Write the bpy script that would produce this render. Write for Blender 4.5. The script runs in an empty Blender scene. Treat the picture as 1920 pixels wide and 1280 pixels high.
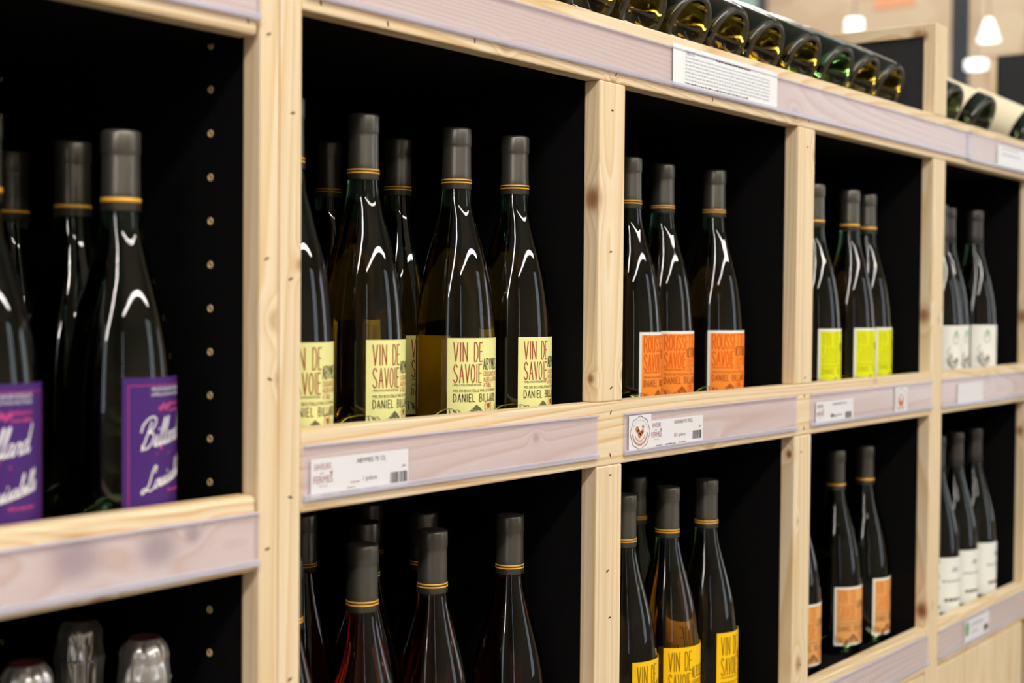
import bpy, bmesh, math, random
from math import sin, cos, pi, radians as rad
from mathutils import Vector, Matrix

SC = bpy.context.scene
COL = SC.collection
rnd = random.Random(7)

# ------------------------------------------------------------------ camera
cam_d = bpy.data.cameras.new('camera')
cam_d.lens = 50.0
cam_d.sensor_width = 36.0
cam_d.clip_end = 100
cam = bpy.data.objects.new('camera', cam_d)
COL.objects.link(cam)
CR = Vector((0.6049, -0.7963, 0.0078))
CU = Vector((0.0161, 0.0221, 0.9996))
CF = Vector((0.7961, 0.6045, -0.0262))
cam.matrix_world = Matrix(((CR.x, CU.x, -CF.x, 0.0), (CR.y, CU.y, -CF.y, -0.82), (CR.z, CU.z, -CF.z, 1.30), (0, 0, 0, 1)))
SC.camera = cam
cam_d.dof.use_dof = True
cam_d.dof.focus_distance = 1.47
cam_d.dof.aperture_fstop = 4.5

# ------------------------------------------------------------------ light and exposure
vs = SC.view_settings
vs.view_transform = 'Standard'
vs.look = 'None'
vs.gamma = 1.0
vs.use_curve_mapping = False
vs.exposure = -0.11

w = bpy.data.worlds.new('daylight')
SC.world = w
w.use_nodes = True
w.node_tree.nodes['Background'].inputs[0].default_value = (0.85, 0.93, 1.0, 1)
w.node_tree.nodes['Background'].inputs[1].default_value = 2.8


def area(name, loc, tgt, sx, sy, power, col=(1, 0.925, 0.86)):
    L = bpy.data.lights.new(name, 'AREA')
    L.shape = 'RECTANGLE'
    L.size = sx
    L.size_y = sy
    L.energy = power
    L.color = col
    o = bpy.data.objects.new(name, L)
    COL.objects.link(o)
    d = (Vector(tgt) - Vector(loc)).normalized()
    xa = Vector((1, 0, 0)) if abs(d.x) < 0.9 else Vector((0, 1, 0))
    ya = d.cross(xa).normalized() * -1
    xa = ya.cross(-d).normalized()
    o.matrix_world = Matrix(((xa.x, ya.x, -d.x, loc[0]), (xa.y, ya.y, -d.y, loc[1]), (xa.z, ya.z, -d.z, loc[2]), (0, 0, 0, 1)))
    return o


# long shop lighting tracks hanging over the aisles, then added unseen fills
area('aisle_track_light', (-0.5, -1.75, 3.25), (0.6, -0.2, 1.2), 5.6, 0.12, 98)
area('second_aisle_track_light', (1.5, -4.3, 3.6), (1.5, -3.2, 1.0), 7.0, 0.16, 120)
area('shelf_top_track_light', (3.2, 1.9, 3.4), (2.8, 0.9, 1.0), 5.0, 0.16, 135)
area('added_far_hall_fill', (10.3, 3.5, 5.2), (12.5, 3.5, 3.0), 0.3, 7.0, 175)  # added strip that brightens the far hall, its fixture unseen
area('second_far_hall_fill', (7.0, 3.0, 5.2), (7.6, 3.0, 0.0), 0.3, 7.0, 80)  # another added fill for the far hall
area('added_ceiling_fill', (1.5, -3.0, 4.3), (1.5, -3.0, 5.6), 8.0, 0.4, 400)  # invented uplight, brightens the ceiling that the bottles mirror


# ------------------------------------------------------------------ helpers
def obj(name, bm, m=None, parent=None, smooth=False, mats=None):
    me = bpy.data.meshes.new(name)
    bm.to_mesh(me)
    bm.free()
    for x in (mats or ([m] if m else [])):
        me.materials.append(x)
    if smooth:
        for p in me.polygons:
            p.use_smooth = True
    o = bpy.data.objects.new(name, me)
    COL.objects.link(o)
    if parent:
        o.parent = parent
    return o


def thing(name, label, cat, loc=(0, 0, 0), group=None, rotz=0.0):
    o = bpy.data.objects.new(name, None)
    o.empty_display_size = 0.05
    COL.objects.link(o)
    o.location = loc
    o.rotation_euler = (0, 0, rotz)
    tag(o, label, cat, group)
    return o


def tag(o, label, cat, group=None):
    o['label'] = label
    o['category'] = cat
    if group:
        o['group'] = group
    return o


def struct(o):
    o['kind'] = 'structure'
    return o


def add_box(bm, x0, x1, y0, y1, z0, z1, bev=0.0, seg=1, mi=0):
    b = bmesh.new()
    bmesh.ops.create_cube(b, size=1)
    for v in b.verts:
        v.co = Vector((x0 + (v.co.x + .5) * (x1 - x0), y0 + (v.co.y + .5) * (y1 - y0), z0 + (v.co.z + .5) * (z1 - z0)))
    if bev > 0:
        bmesh.ops.bevel(b, geom=list(b.edges), offset=bev, segments=seg, profile=0.5, affect='EDGES')
    vm = [bm.verts.new(v.co) for v in b.verts]
    b.verts.index_update()
    for f in b.faces:
        nf = bm.faces.new([vm[v.index] for v in f.verts])
        nf.material_index = mi
    b.free()


def box(x0, x1, y0, y1, z0, z1, bev=0.0, seg=1):
    bm = bmesh.new()
    add_box(bm, x0, x1, y0, y1, z0, z1, bev, seg)
    return bm


def cbox(name, x0, x1, y0, y1, z0, z1, m, parent=None, bev=0.0, seg=1):
    """box whose origin is its own centre"""
    cx, cy, cz = (x0 + x1) / 2, (y0 + y1) / 2, (z0 + z1) / 2
    o = obj(name, box(x0 - cx, x1 - cx, y0 - cy, y1 - cy, z0 - cz, z1 - cz, bev, seg), m, parent)
    o.location = (cx, cy, cz)
    return o


def lathe(prof, seg=48, mod=None):
    bm = bmesh.new()
    rings = []
    for i, (r, z) in enumerate(prof):
        if r < 1e-6:
            rings.append([bm.verts.new((0, 0, z))])
        else:
            ring = []
            for k in range(seg):
                a = 2 * pi * k / seg
                rr, zz = (r, z) if mod is None else mod(i, k, r, z)
                ring.append(bm.verts.new((rr * cos(a), rr * sin(a), zz)))
            rings.append(ring)
    for a, b in zip(rings[:-1], rings[1:]):
        if len(a) == 1 and len(b) == 1:
            continue
        for k in range(seg):
            k2 = (k + 1) % seg
            if len(a) == 1:
                bm.faces.new((a[0], b[k2], b[k]))
            elif len(b) == 1:
                bm.faces.new((a[k], a[k2], b[0]))
            else:
                bm.faces.new((a[k], a[k2], b[k2], b[k]))
    bmesh.ops.recalc_face_normals(bm, faces=bm.faces)
    return bm


def sm(prof, n=4):
    """Catmull-Rom refinement of a profile"""
    out = []
    P = [prof[0]] + list(prof) + [prof[-1]]
    for i in range(1, len(P) - 2):
        p0, p1, p2, p3 = P[i - 1], P[i], P[i + 1], P[i + 2]
        for j in range(n):
            t = j / n
            q = []
            for c in (0, 1):
                q.append(0.5 * (2 * p1[c] + (p2[c] - p0[c]) * t + (2 * p0[c] - 5 * p1[c] + 4 * p2[c] - p3[c]) * t * t + (3 * p1[c] - p0[c] - 3 * p2[c] + p3[c]) * t ** 3))
            out.append((max(q[0], 0), q[1]))
    out.append(prof[-1])
    return out


# ------------------------------------------------------------------ materials
def mat(name, col, rough=0.5, metal=0.0, trans=0.0, ior=1.45, spec=0.5, coat=0.0):
    m = bpy.data.materials.new(name)
    m.use_nodes = True
    b = m.node_tree.nodes['Principled BSDF']
    b.inputs['Base Color'].default_value = (*col, 1)
    b.inputs['Roughness'].default_value = rough
    b.inputs['Metallic'].default_value = metal
    b.inputs['Transmission Weight'].default_value = trans
    b.inputs['IOR'].default_value = ior
    b.inputs['Specular IOR Level'].default_value = spec
    b.inputs['Coat Weight'].default_value = coat
    return m


def srgb(r, g, b):
    f = lambda c: (c / 255 / 12.92) if c / 255 <= 0.04045 else ((c / 255 + 0.055) / 1.055) ** 2.4
    return (f(r), f(g), f(b))


def N(nt, t, **kw):
    n = nt.nodes.new(t)
    for k, v in kw.items():
        setattr(n, k, v)
    return n


def wood(axis, seed, knots=(), tone=1.0, warm=0.0):
    """Pine: the grain runs along `axis` of the board; knots = ((x, y, z, radius, strength), ...) in the board's own space"""
    m = mat('pine_%s_%d' % (axis, seed), (.8, .6, .4), 0.5, spec=0.32)
    nt = m.node_tree
    L = nt.links.new
    bs = nt.nodes['Principled BSDF']
    tc = N(nt, 'ShaderNodeTexCoord')
    r = random.Random(seed)
    off = N(nt, 'ShaderNodeVectorMath', operation='ADD')
    off.inputs[1].default_value = (r.uniform(-9, 9), r.uniform(-9, 9), r.uniform(-9, 9))
    L(tc.outputs['Object'], off.inputs[0])
    ia = 'xyz'.index(axis)

    def scaled(along, across):
        v = N(nt, 'ShaderNodeVectorMath', operation='MULTIPLY')
        s = [across] * 3
        s[ia] = along
        v.inputs[1].default_value = s
        L(off.outputs[0], v.inputs[0])
        return v.outputs[0]

    def noise(vec, scale, det=2.0, rough=.5):
        n = N(nt, 'ShaderNodeTexNoise')
        n.inputs['Scale'].default_value = scale
        n.inputs['Detail'].default_value = det
        n.inputs['Roughness'].default_value = rough
        L(vec, n.inputs['Vector'])
        return n.outputs['Fac']

    def M(op, a, b=None):
        n = N(nt, 'ShaderNodeMath', operation=op)
        for i, x in enumerate((a, b)):
            if x is None:
                continue
            if isinstance(x, (int, float)):
                n.inputs[i].default_value = x
            else:
                L(x, n.inputs[i])
        return n.outputs[0]

    big = noise(scaled(0.30 if axis == 'z' else 0.55, 9.0), 1.0, 1.0)
    ring = M('MULTIPLY', big, r.uniform(26, 34))
    masks = None
    for (kx, ky, kz, kr, ks) in knots:
        d = N(nt, 'ShaderNodeVectorMath', operation='SUBTRACT')
        L(tc.outputs['Object'], d.inputs[0])
        d.inputs[1].default_value = (kx, ky, kz)
        sc = N(nt, 'ShaderNodeVectorMath', operation='MULTIPLY')
        s = [1 / kr] * 3
        s[ia] = 0.75 / kr
        sc.inputs[1].default_value = s
        L(d.outputs[0], sc.inputs[0])
        ln = N(nt, 'ShaderNodeVectorMath', operation='LENGTH')
        L(sc.outputs[0], ln.inputs[0])
        bump = M('POWER', 2.718, M('MULTIPLY', M('MULTIPLY', ln.outputs['Value'], ln.outputs['Value']), -0.22))
        ring = M('ADD', ring, M('MULTIPLY', bump, 1.4))
        k = M('MULTIPLY', M('POWER', 2.718, M('MULTIPLY', M('POWER', ln.outputs['Value'], 3.0), -1.0)), ks)
        masks = k if masks is None else M('MAXIMUM', masks, k)
    fr = M('FRACT', ring)
    rp = N(nt, 'ShaderNodeValToRGB')
    e = rp.color_ramp.elements
    e[0].position = 0.0
    e[0].color = (*[c * tone for c in srgb(239, 217, 186)], 1)
    e[1].position = 1.0
    e[1].color = (*[c * tone for c in srgb(236, 212, 178)], 1)
    x = e.new(0.62)
    x.color = (*[c * tone for c in srgb(232, 205, 168)], 1)
    x = e.new(0.86)
    x.color = (*[c * tone for c in (srgb(226, 193, 147) if axis == 'z' else srgb(220 + warm * 4, 184 - warm * 6, 134 - warm * 10))], 1)
    L(fr, rp.inputs[0])
    fine = noise(scaled(14, 620), 1.0, 2.0)
    broad = noise(scaled(1.4, 26), 1.0, 2.0)
    mul = M('ADD', 0.78, M('ADD', M('MULTIPLY', fine, .22), M('MULTIPLY', broad, .22)))
    mx = N(nt, 'ShaderNodeVectorMath', operation='SCALE')
    L(rp.outputs[0], mx.inputs[0])
    L(mul, mx.inputs['Scale'])
    col = mx.outputs[0]
    if masks is not None:
        mk = N(nt, 'ShaderNodeMix', data_type='RGBA')
        L(masks, mk.inputs[0])
        L(col, mk.inputs[6])
        mk.inputs[7].default_value = (*srgb(146, 88, 46), 1)
        col = mk.outputs[2]
    L(col, bs.inputs['Base Color'])
    bp = N(nt, 'ShaderNodeBump')
    bp.inputs['Strength'].default_value = 0.12
    bp.inputs['Distance'].default_value = 0.001
    L(fine, bp.inputs['Height'])
    L(bp.outputs[0], bs.inputs['Normal'])
    return m


def noisy(name, c0, c1, scale, rough=0.6, bump=0.0, stretch=(1, 1, 1), det=4, metal=0.0, spec=.5):
    m = mat(name, c0, rough, metal, spec=spec)
    nt = m.node_tree
    L = nt.links.new
    tc = N(nt, 'ShaderNodeTexCoord')
    mp = N(nt, 'ShaderNodeMapping')
    mp.inputs['Scale'].default_value = stretch
    n = N(nt, 'ShaderNodeTexNoise')
    n.inputs['Scale'].default_value = scale
    n.inputs['Detail'].default_value = det
    rp = N(nt, 'ShaderNodeValToRGB')
    rp.color_ramp.elements[0].color = (*c0, 1)
    rp.color_ramp.elements[1].color = (*c1, 1)
    rp.color_ramp.elements[0].position = .3
    rp.color_ramp.elements[1].position = .7
    L(tc.outputs['Object'], mp.inputs[0])
    L(mp.outputs[0], n.inputs['Vector'])
    L(n.outputs['Fac'], rp.inputs[0])
    b = nt.nodes['Principled BSDF']
    L(rp.outputs[0], b.inputs['Base Color'])
    if bump:
        bp = N(nt, 'ShaderNodeBump')
        bp.inputs['Strength'].default_value = bump
        L(n.outputs['Fac'], bp.inputs['Height'])
        L(bp.outputs[0], b.inputs['Normal'])
    return m


def plastic_film(name, col, clear, rough=0.15):
    """hazy clear PVC: part of the light goes straight through, part is scattered"""
    m = mat(name, col, rough, spec=0.6)
    nt = m.node_tree
    b = nt.nodes['Principled BSDF']
    t = N(nt, 'ShaderNodeBsdfTransparent')
    t.inputs[0].default_value = (0.97, 0.955, 0.985, 1)
    mix = N(nt, 'ShaderNodeMixShader')
    mix.inputs[0].default_value = clear
    nt.links.new(b.outputs[0], mix.inputs[1])
    nt.links.new(t.outputs[0], mix.inputs[2])
    nt.links.new(mix.outputs[0], nt.nodes['Material Output'].inputs[0])
    return m


BLACK = noisy('black_melamine', (.0024, .0022, .0026), (.004, .0037, .004), 220, 0.7, 0.05, spec=0.12)
BLACKTOP = noisy('charcoal_board', (.022, .022, .024), (.03, .03, .032), 300, 0.7, spec=0.3)
DOWEL = mat('raw_hole_edge', srgb(225, 190, 140), 0.7)
NAIL = mat('rusty_staple_mark', srgb(84, 56, 34), 0.6)
HAZE = plastic_film('hazy_pvc', srgb(236, 229, 244), 0.75, 0.10)
LIP = plastic_film('clear_pvc_lip', srgb(224, 220, 234), 0.55, 0.06)
PAPER = mat('white_card', srgb(232, 228, 232), 0.55, spec=.3)
PAPERW = mat('white_paper', srgb(240, 240, 244), 0.6, spec=.3)
INK = mat('black_ink', (.02, .018, .02), 0.6, spec=.2)
INKG = mat('grey_ink', srgb(186, 188, 200), 0.6, spec=.2)
INKD = mat('faded_ink', srgb(120, 112, 120), 0.6, spec=.2)
ROSEINK = mat('dusty_red_ink', srgb(176, 116, 124), 0.6, spec=.2)
REDINK = mat('dark_red_ink', srgb(130, 50, 66), 0.6, spec=.2)
ORINK = mat('terracotta_ink', srgb(200, 120, 80), 0.6, spec=.2)

G_OLIVE = mat('olive_wine_glass', (.44, .31, .05), 0.02, trans=1.0, ior=1.5)
G_NECK = mat('blue_green_neck_glass', (.16, .36, .26), 0.02, trans=1.0, ior=1.5)
G_ROSE = mat('rose_wine_glass', (.46, .13, .08), 0.02, trans=1.0, ior=1.48)
G_DARK = mat('dark_green_glass', (.05, .075, .03), 0.03, trans=1.0, ior=1.5)
G_AMBER = mat('amber_wine_glass', (.50, .36, .06), 0.02, trans=1.0, ior=1.5)
G_TOP = mat('brown_green_glass', (.24, .165, .018), 0.03, trans=1.0, ior=1.5)
RIM = noisy('worn_glass_rim', srgb(44, 38, 32), srgb(70, 62, 52), 400, 0.3, 0.15, spec=.6)
CAPS = noisy('charcoal_capsule', srgb(96, 93, 86), srgb(112, 108, 100), 60, 0.34, 0.02, (1, 1, .2), metal=.75)
CAPSD = noisy('black_capsule', srgb(74, 70, 68), srgb(88, 82, 80), 60, 0.34, 0.02, (1, 1, .2), metal=.7)
GOLD = mat('gold_band', srgb(240, 178, 62), 0.35, metal=0.1)
SILVER = noisy('silver_foil', srgb(205, 200, 196), srgb(228, 224, 220), 26, 0.2, 0.05, (1, 1, .2), 2, metal=0.78)
PLAQUE = mat('wine_red_cap_disc', srgb(84, 42, 44), 0.35, metal=0.3)

# ------------------------------------------------------------------ flat lettering
_txt = {}


def glyphs(s, shear=0.0, thin=0.0, space=1.0):
    key = (s, shear, thin, space)
    if key in _txt:
        return _txt[key]
    cu = bpy.data.curves.new('lettering', 'FONT')
    cu.body = s
    cu.resolution_u = 2
    cu.shear = shear
    cu.offset = thin
    cu.space_character = space
    o = bpy.data.objects.new('lettering', cu)
    me = bpy.data.meshes.new_from_object(o)
    vs_ = [(v.co.x, v.co.y) for v in me.vertices]
    fs = [tuple(p.vertices) for p in me.polygons]
    bpy.data.objects.remove(o)
    bpy.data.curves.remove(cu)
    bpy.data.meshes.remove(me)
    x0 = min(v[0] for v in vs_)
    x1 = max(v[0] for v in vs_)
    y0 = min(v[1] for v in vs_)
    y1 = max(v[1] for v in vs_)
    _txt[key] = (vs_, fs, x0, x1, y0, y1)
    return _txt[key]


CAPW = {'I': .30, ' ': .9, "'": .12, 'M': 1.25, 'L': .8, 'E': .85}
_o = [(.5 + .5 * cos(2 * pi * i / 12), .5 + .5 * sin(2 * pi * i / 12)) for i in range(13)]
STROKES = {
    'A': [[(0, 0), (.5, 1), (1, 0)], [(.2, .36), (.8, .36)]],
    'B': [[(0, 0), (0, 1), (.6, 1), (.85, .87), (.85, .66), (.6, .53), (0, .53)], [(.6, .53), (.95, .38), (.95, .15), (.65, 0), (0, 0)]],
    'C': [[(.95, .85), (.6, 1), (.25, .95), (0, .65), (0, .35), (.25, .05), (.6, 0), (.95, .15)]],
    'D': [[(0, 0), (0, 1), (.5, 1), (.9, .75), (.97, .5), (.9, .25), (.5, 0), (0, 0)]],
    'E': [[(.9, 1), (0, 1), (0, 0), (.9, 0)], [(0, .52), (.75, .52)]],
    'G': [[(.95, .85), (.6, 1), (.25, .95), (0, .65), (0, .35), (.25, .05), (.6, 0), (.95, .15), (.95, .45), (.6, .45)]],
    'H': [[(0, 0), (0, 1)], [(1, 0), (1, 1)], [(0, .5), (1, .5)]],
    'I': [[(.5, 0), (.5, 1)]],
    'L': [[(0, 1), (0, 0), (1, 0)]],
    'M': [[(0, 0), (.08, 1), (.5, .35), (.92, 1), (1, 0)]],
    'N': [[(0, 0), (0, 1), (1, 0), (1, 1)]],
    'O': [_o],
    'R': [[(0, 0), (0, 1), (.6, 1), (.9, .85), (.9, .65), (.6, .5), (0, .5)], [(.45, .5), (1, 0)]],
    'S': [[(.9, .85), (.6, 1), (.25, .96), (.05, .77), (.3, .56), (.7, .44), (.95, .24), (.7, .04), (.35, 0), (0, .15)]],
    'T': [[(0, 1), (1, 1)], [(.5, 1), (.5, 0)]],
    'U': [[(0, 1), (0, .25), (.25, 0), (.75, 0), (1, .25), (1, 1)]],
    'V': [[(0, 1), (.5, 0), (1, 1)]],
    'Y': [[(0, 1), (.5, .45), (1, 1)], [(.5, .45), (.5, 0)]],
}
SCRIPT = {
    'B': (1.55, [[(.55, 2.2), (.3, 1.1), (0, -.1)], [(-.6, 1.5), (-.5, 2.1), (.2, 2.6), (1.0, 2.5), (1.2, 2.0), (.8, 1.5), (.35, 1.3)], [(.35, 1.3), (1.1, 1.2), (1.25, .6), (.8, .05), (.2, .0), (-.1, .3)]]),
    'L': (1.5, [[(1.0, 1.9), (1.15, 2.4), (.8, 2.6), (.5, 2.0), (.4, 1.0), (.1, .2), (-.5, -.2), (-.7, .15), (-.2, .3), (.6, -.1), (1.2, .0), (1.6, .4)]]),
    'i': (.7, [[(0, .1), (.3, .95), (.25, .3), (.4, 0), (.7, .25)], [(.42, 1.4), (.46, 1.5)]]),
    'l': (.68, [[(0, .1), (.35, 1.2), (.55, 2.1), (.4, 2.3), (.25, 1.6), (.2, .5), (.35, 0), (.7, .3)]]),
    'a': (1.05, [[(.75, .85), (.35, .95), (.05, .5), (.2, .02), (.55, .3), (.78, .9), (.7, .3), (.85, 0), (1.15, .25)]]),
    'r': (.95, [[(0, .1), (.3, .95), (.4, .8), (.7, .85), (.6, .3), (.7, 0), (1.0, .25)]]),
    'd': (1.1, [[(.75, .85), (.35, .95), (.05, .5), (.2, .02), (.6, .4), (1.0, 2.2), (.8, .5), (.9, 0), (1.25, .3)]]),
    'o': (.85, [[(.6, .9), (.2, .8), (.05, .35), (.3, 0), (.65, .3), (.6, .85), (.9, .75)]]),
    'u': (1.1, [[(0, .2), (.25, .9), (.2, .2), (.45, 0), (.75, .5), (.85, .9), (.8, .25), (.95, 0), (1.2, .25)]]),
    's': (.75, [[(0, .1), (.4, .95), (.35, .6), (.6, .3), (.45, 0), (.15, .1), (.5, .05), (.8, .3)]]),
    'b': (.85, [[(0, .2), (.4, 1.4), (.5, 2.2), (.3, 2.2), (.2, 1), (.2, .2), (.45, 0), (.75, .35), (.6, .8), (.9, .75)]]),
    'e': (.68, [[(0, .25), (.45, .5), (.5, .85), (.25, .9), (.1, .45), (.3, 0), (.7, .25)]]),
}


def sm2(P0, n):
    out = []
    Q = [P0[0]] + list(P0) + [P0[-1]]
    for i in range(1, len(Q) - 2):
        p0, p1, p2, p3 = Q[i - 1:i + 3]
        for j in range(n):
            t = j / n
            out.append(tuple(0.5 * (2 * p1[c] + (p2[c] - p0[c]) * t + (2 * p0[c] - 5 * p1[c] + 4 * p2[c] - p3[c]) * t * t + (3 * p1[c] - p0[c] - 3 * p2[c] + p3[c]) * t ** 3) for c in (0, 1)))
    out.append(P0[-1])
    return out


class Print:
    """collects flat shapes (u to the right, v upwards, in metres) with material slots"""

    def __init__(self):
        self.v, self.f, self.mi, self.mats = [], [], [], []

    def slot(self, m):
        if m not in self.mats:
            self.mats.append(m)
        return self.mats.index(m)

    def text(self, s, u0, v0, wd, ht, m, layer=2, shear=0.0, thin=0.0, rot=0.0, space=1.0):
        vs_, fs, x0, x1, y0, y1 = glyphs(s, shear, thin, space)
        b = len(self.v)
        k = self.slot(m)
        for (x, y) in vs_:
            uu, vv = (x - x0) / max(x1 - x0, 1e-6) * wd, (y - y0) / max(y1 - y0, 1e-6) * ht
            self.v.append((u0 + uu * cos(rot) - vv * sin(rot), v0 + uu * sin(rot) + vv * cos(rot), layer))
        for f in fs:
            self.f.append([b + i for i in f])
            self.mi.append(k)

    def line(self, pts, wd, m, layer=2):
        for (a, b) in zip(pts[:-1], pts[1:]):
            dx, dy = b[0] - a[0], b[1] - a[1]
            q = math.hypot(dx, dy)
            if q < 1e-7:
                continue
            dx, dy = dx / q * wd / 2, dy / q * wd / 2
            self.poly([(a[0] - dx * .7 + dy, a[1] - dy * .7 - dx), (b[0] + dx * .7 + dy, b[1] + dy * .7 - dx), (b[0] + dx * .7 - dy, b[1] + dy * .7 + dx), (a[0] - dx * .7 - dy, a[1] - dy * .7 + dx)], m, layer)

    def hand(self, s, u0, v0, wd, ht, m, sw=.0008, layer=2, gap=.42):
        """thin condensed hand-drawn capitals of even stroke"""
        adv = sum(CAPW.get(c, 1.0) + gap for c in s) - gap
        x = 0.0
        for c in s:
            for st in STROKES.get(c, ()):
                self.line([(u0 + (x + p[0] * CAPW.get(c, 1.0)) / adv * wd, v0 + p[1] * ht) for p in st], sw, m, layer)
            x += CAPW.get(c, 1.0) + gap

    def script(self, s, u0, v0, wd, xh, m, sw, slope=0.0, shear=.35, layer=3):
        """joined handwriting"""
        adv = sum(SCRIPT[c][0] for c in s)
        k = wd / adv
        x = 0.0
        for c in s:
            a, strokes = SCRIPT[c]
            for st in strokes:
                pts = sm2(st, 5)
                self.line([(u0 + (x + p[0] + shear * p[1]) * k, v0 + p[1] * xh + (x + p[0]) * k * slope) for p in pts], sw, m, layer)
            x += a

    def poly(self, pts, m, layer=2):
        b = len(self.v)
        k = self.slot(m)
        for (u, v) in pts:
            self.v.append((u, v, layer))
        self.f.append(list(range(b, b + len(pts))))
        self.mi.append(k)

    def rect(self, u0, v0, u1, v1, m, layer=1, n=1):
        for i in range(n):
            a, c = u0 + (u1 - u0) * i / n, u0 + (u1 - u0) * (i + 1) / n
            self.poly([(a, v0), (c, v0), (c, v1), (a, v1)], m, layer)

    def disc(self, u, v, r, m, layer=2, n=20, ry=None):
        ry = ry or r
        self.poly([(u + r * cos(2 * pi * i / n), v + ry * sin(2 * pi * i / n)) for i in range(n)], m, layer)

    def ring(self, u, v, r, t, m, layer=2, n=28, ry=None, lobes=0, amp=0.0):
        ry = ry or r
        k = lambda a: 1 + amp * cos(lobes * a)
        for i in range(n):
            a, c = 2 * pi * i / n, 2 * pi * (i + 1) / n
            q = lambda an, d: (u + (r - d) * k(an) * cos(an), v + (ry - d) * k(an) * sin(an))
            self.poly([q(a, 0), q(c, 0), q(c, t), q(a, t)], m, layer)

    def bm(self, fn):
        bm = bmesh.new()
        vv = [bm.verts.new(fn(*p)) for p in self.v]
        for f, k in zip(self.f, self.mi):
            try:
                nf = bm.faces.new([vv[i] for i in f])
                nf.material_index = k
            except ValueError:
                pass
        return bm


def curved(R, z0):
    def fn(u, v, layer):
        a = u / R
        rr = R + 0.00052 + 0.0001 * layer
        return (rr * sin(a), -rr * cos(a), z0 + v)
    return fn


def flat(x0, y, z0):
    def fn(u, v, layer):
        return (x0 + u, y - 0.00012 * layer, z0 + v)
    return fn


def label_sheet(R, half, z0, z1, seg=28, back=False):
    """a thin curved paper sheet around the bottle"""
    bm = bmesh.new()
    rows = []
    for rr, zz in ((R + .00012, z0), (R + .0004, z0), (R + .0004, z1), (R + .00012, z1)):
        row = []
        for i in range(seg + 1):
            a = -half + 2 * half * i / seg + (pi if back else 0)
            row.append(bm.verts.new((rr * sin(a), -rr * cos(a), zz)))
        rows.append(row)
    for a, b in zip(rows, rows[1:] + rows[:1]):
        for i in range(seg):
            bm.faces.new((a[i], a[i + 1], b[i + 1], b[i]))
    bm.faces.new([r_[0] for r_ in rows])
    bm.faces.new([r_[-1] for r_ in reversed(rows)])
    bmesh.ops.recalc_face_normals(bm, faces=bm.faces)
    return bm


# ------------------------------------------------------------------ the setting
FLOOR = noisy('grey_screed', srgb(120, 112, 104), srgb(140, 132, 122), 3, 0.4)
PLASTER = noisy('dim_plaster', srgb(186, 174, 158), srgb(200, 188, 172), 2, 0.9)
CEIL = noisy('teal_tinted_ceiling', srgb(168, 186, 178), srgb(176, 192, 184), 2, 0.9)  # pale teal tint stands in for teal reflections in the bottle glass


def stone():
    m = mat('beige_stone', srgb(214, 190, 158), 0.9, spec=.2)
    nt = m.node_tree
    L = nt.links.new
    tc = N(nt, 'ShaderNodeTexCoord')
    vo = N(nt, 'ShaderNodeTexVoronoi')
    vo.inputs['Scale'].default_value = 2.4
    mp = N(nt, 'ShaderNodeMapping')
    mp.inputs['Scale'].default_value = (1, 1, 1.6)
    L(tc.outputs['Object'], mp.inputs[0])
    L(mp.outputs[0], vo.inputs['Vector'])
    sep = N(nt, 'ShaderNodeSeparateColor')
    L(vo.outputs['Color'], sep.inputs[0])
    rp = N(nt, 'ShaderNodeValToRGB')
    e = rp.color_ramp.elements
    e[0].color = (*srgb(198, 176, 150), 1)
    e[1].color = (*srgb(216, 198, 172), 1)
    x = e.new(.45)
    x.color = (*srgb(208, 187, 160), 1)
    x = e.new(.12)
    x.color = (*srgb(194, 164, 140), 1)
    L(sep.outputs[0], rp.inputs[0])
    L(rp.outputs[0], nt.nodes['Principled BSDF'].inputs['Base Color'])
    return m


STONE = stone()
struct(cbox('floor', -6.2, 13.2, -6.2, 8.2, -0.1, 0.0, FLOOR))
struct(cbox('ceiling', -6.2, 13.2, -6.2, 8.2, 5.6, 5.7, CEIL))
bm = bmesh.new()
for (ya, yb, za, zb) in ((-6.2, -5.9, 0, 5.6), (-3.4, 8.2, 0, 5.6), (-5.9, -3.4, 0, .4), (-5.9, -3.4, 4.2, 5.6)):  # unseen window opening added for gloss on the price channels
    add_box(bm, 13.0, 13.2, ya, yb, za, zb)
struct(obj('wall_right', bm, STONE))
struct(cbox('wall_back', -6.2, 13.0, 8.0, 8.2, 0.0, 5.6, PLASTER))
bm = bmesh.new()
for (ya, yb, za, zb) in ((-6.0, -2.4, 0, 5.6), (-1.5, 8.0, 0, 5.6), (-2.4, -1.5, 0, .5), (-2.4, -1.5, 3.9, 5.6)):  # unseen window opening added for extra streaks in the bottles
    add_box(bm, -6.2, -6.0, ya, yb, za, zb)
struct(obj('wall_left', bm, PLASTER))
# the shop front behind the photographer: a wall with tall windows to the daylight
bm = bmesh.new()
wins = [(-3.6, -3.0), (4.2, 6.2)]
xs = [-6.2] + [c for w_ in wins for c in w_] + [13.2]
for i in range(0, len(xs), 2):
    add_box(bm, xs[i], xs[i + 1], -6.2, -6.0, 0, 5.6)
for a, b in wins:
    add_box(bm, a, b, -6.2, -6.0, 0, 0.5)
    add_box(bm, a, b, -6.2, -6.0, 3.9, 5.6)
struct(obj('wall_front', bm, PLASTER))
FRAME = mat('grey_window_frame', srgb(70, 72, 74), 0.4)
PANE = mat('window_glass', (.95, .97, .97), 0.0, trans=1.0, ior=1.02)
for i, (a, b) in enumerate(wins):
    bm = bmesh.new()
    add_box(bm, a, b, -6.15, -6.05, .5, .56)
    add_box(bm, a, b, -6.15, -6.05, 3.84, 3.9)
    for q in (a, b - .06):
        add_box(bm, q, q + .06, -6.15, -6.05, .56, 3.84)
    wf = struct(obj('window_%d' % (i + 1), bm, FRAME))
    obj('pane', box(a + .06, b - .06, -6.105, -6.1, .56, 3.84), PANE, wf)

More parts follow.
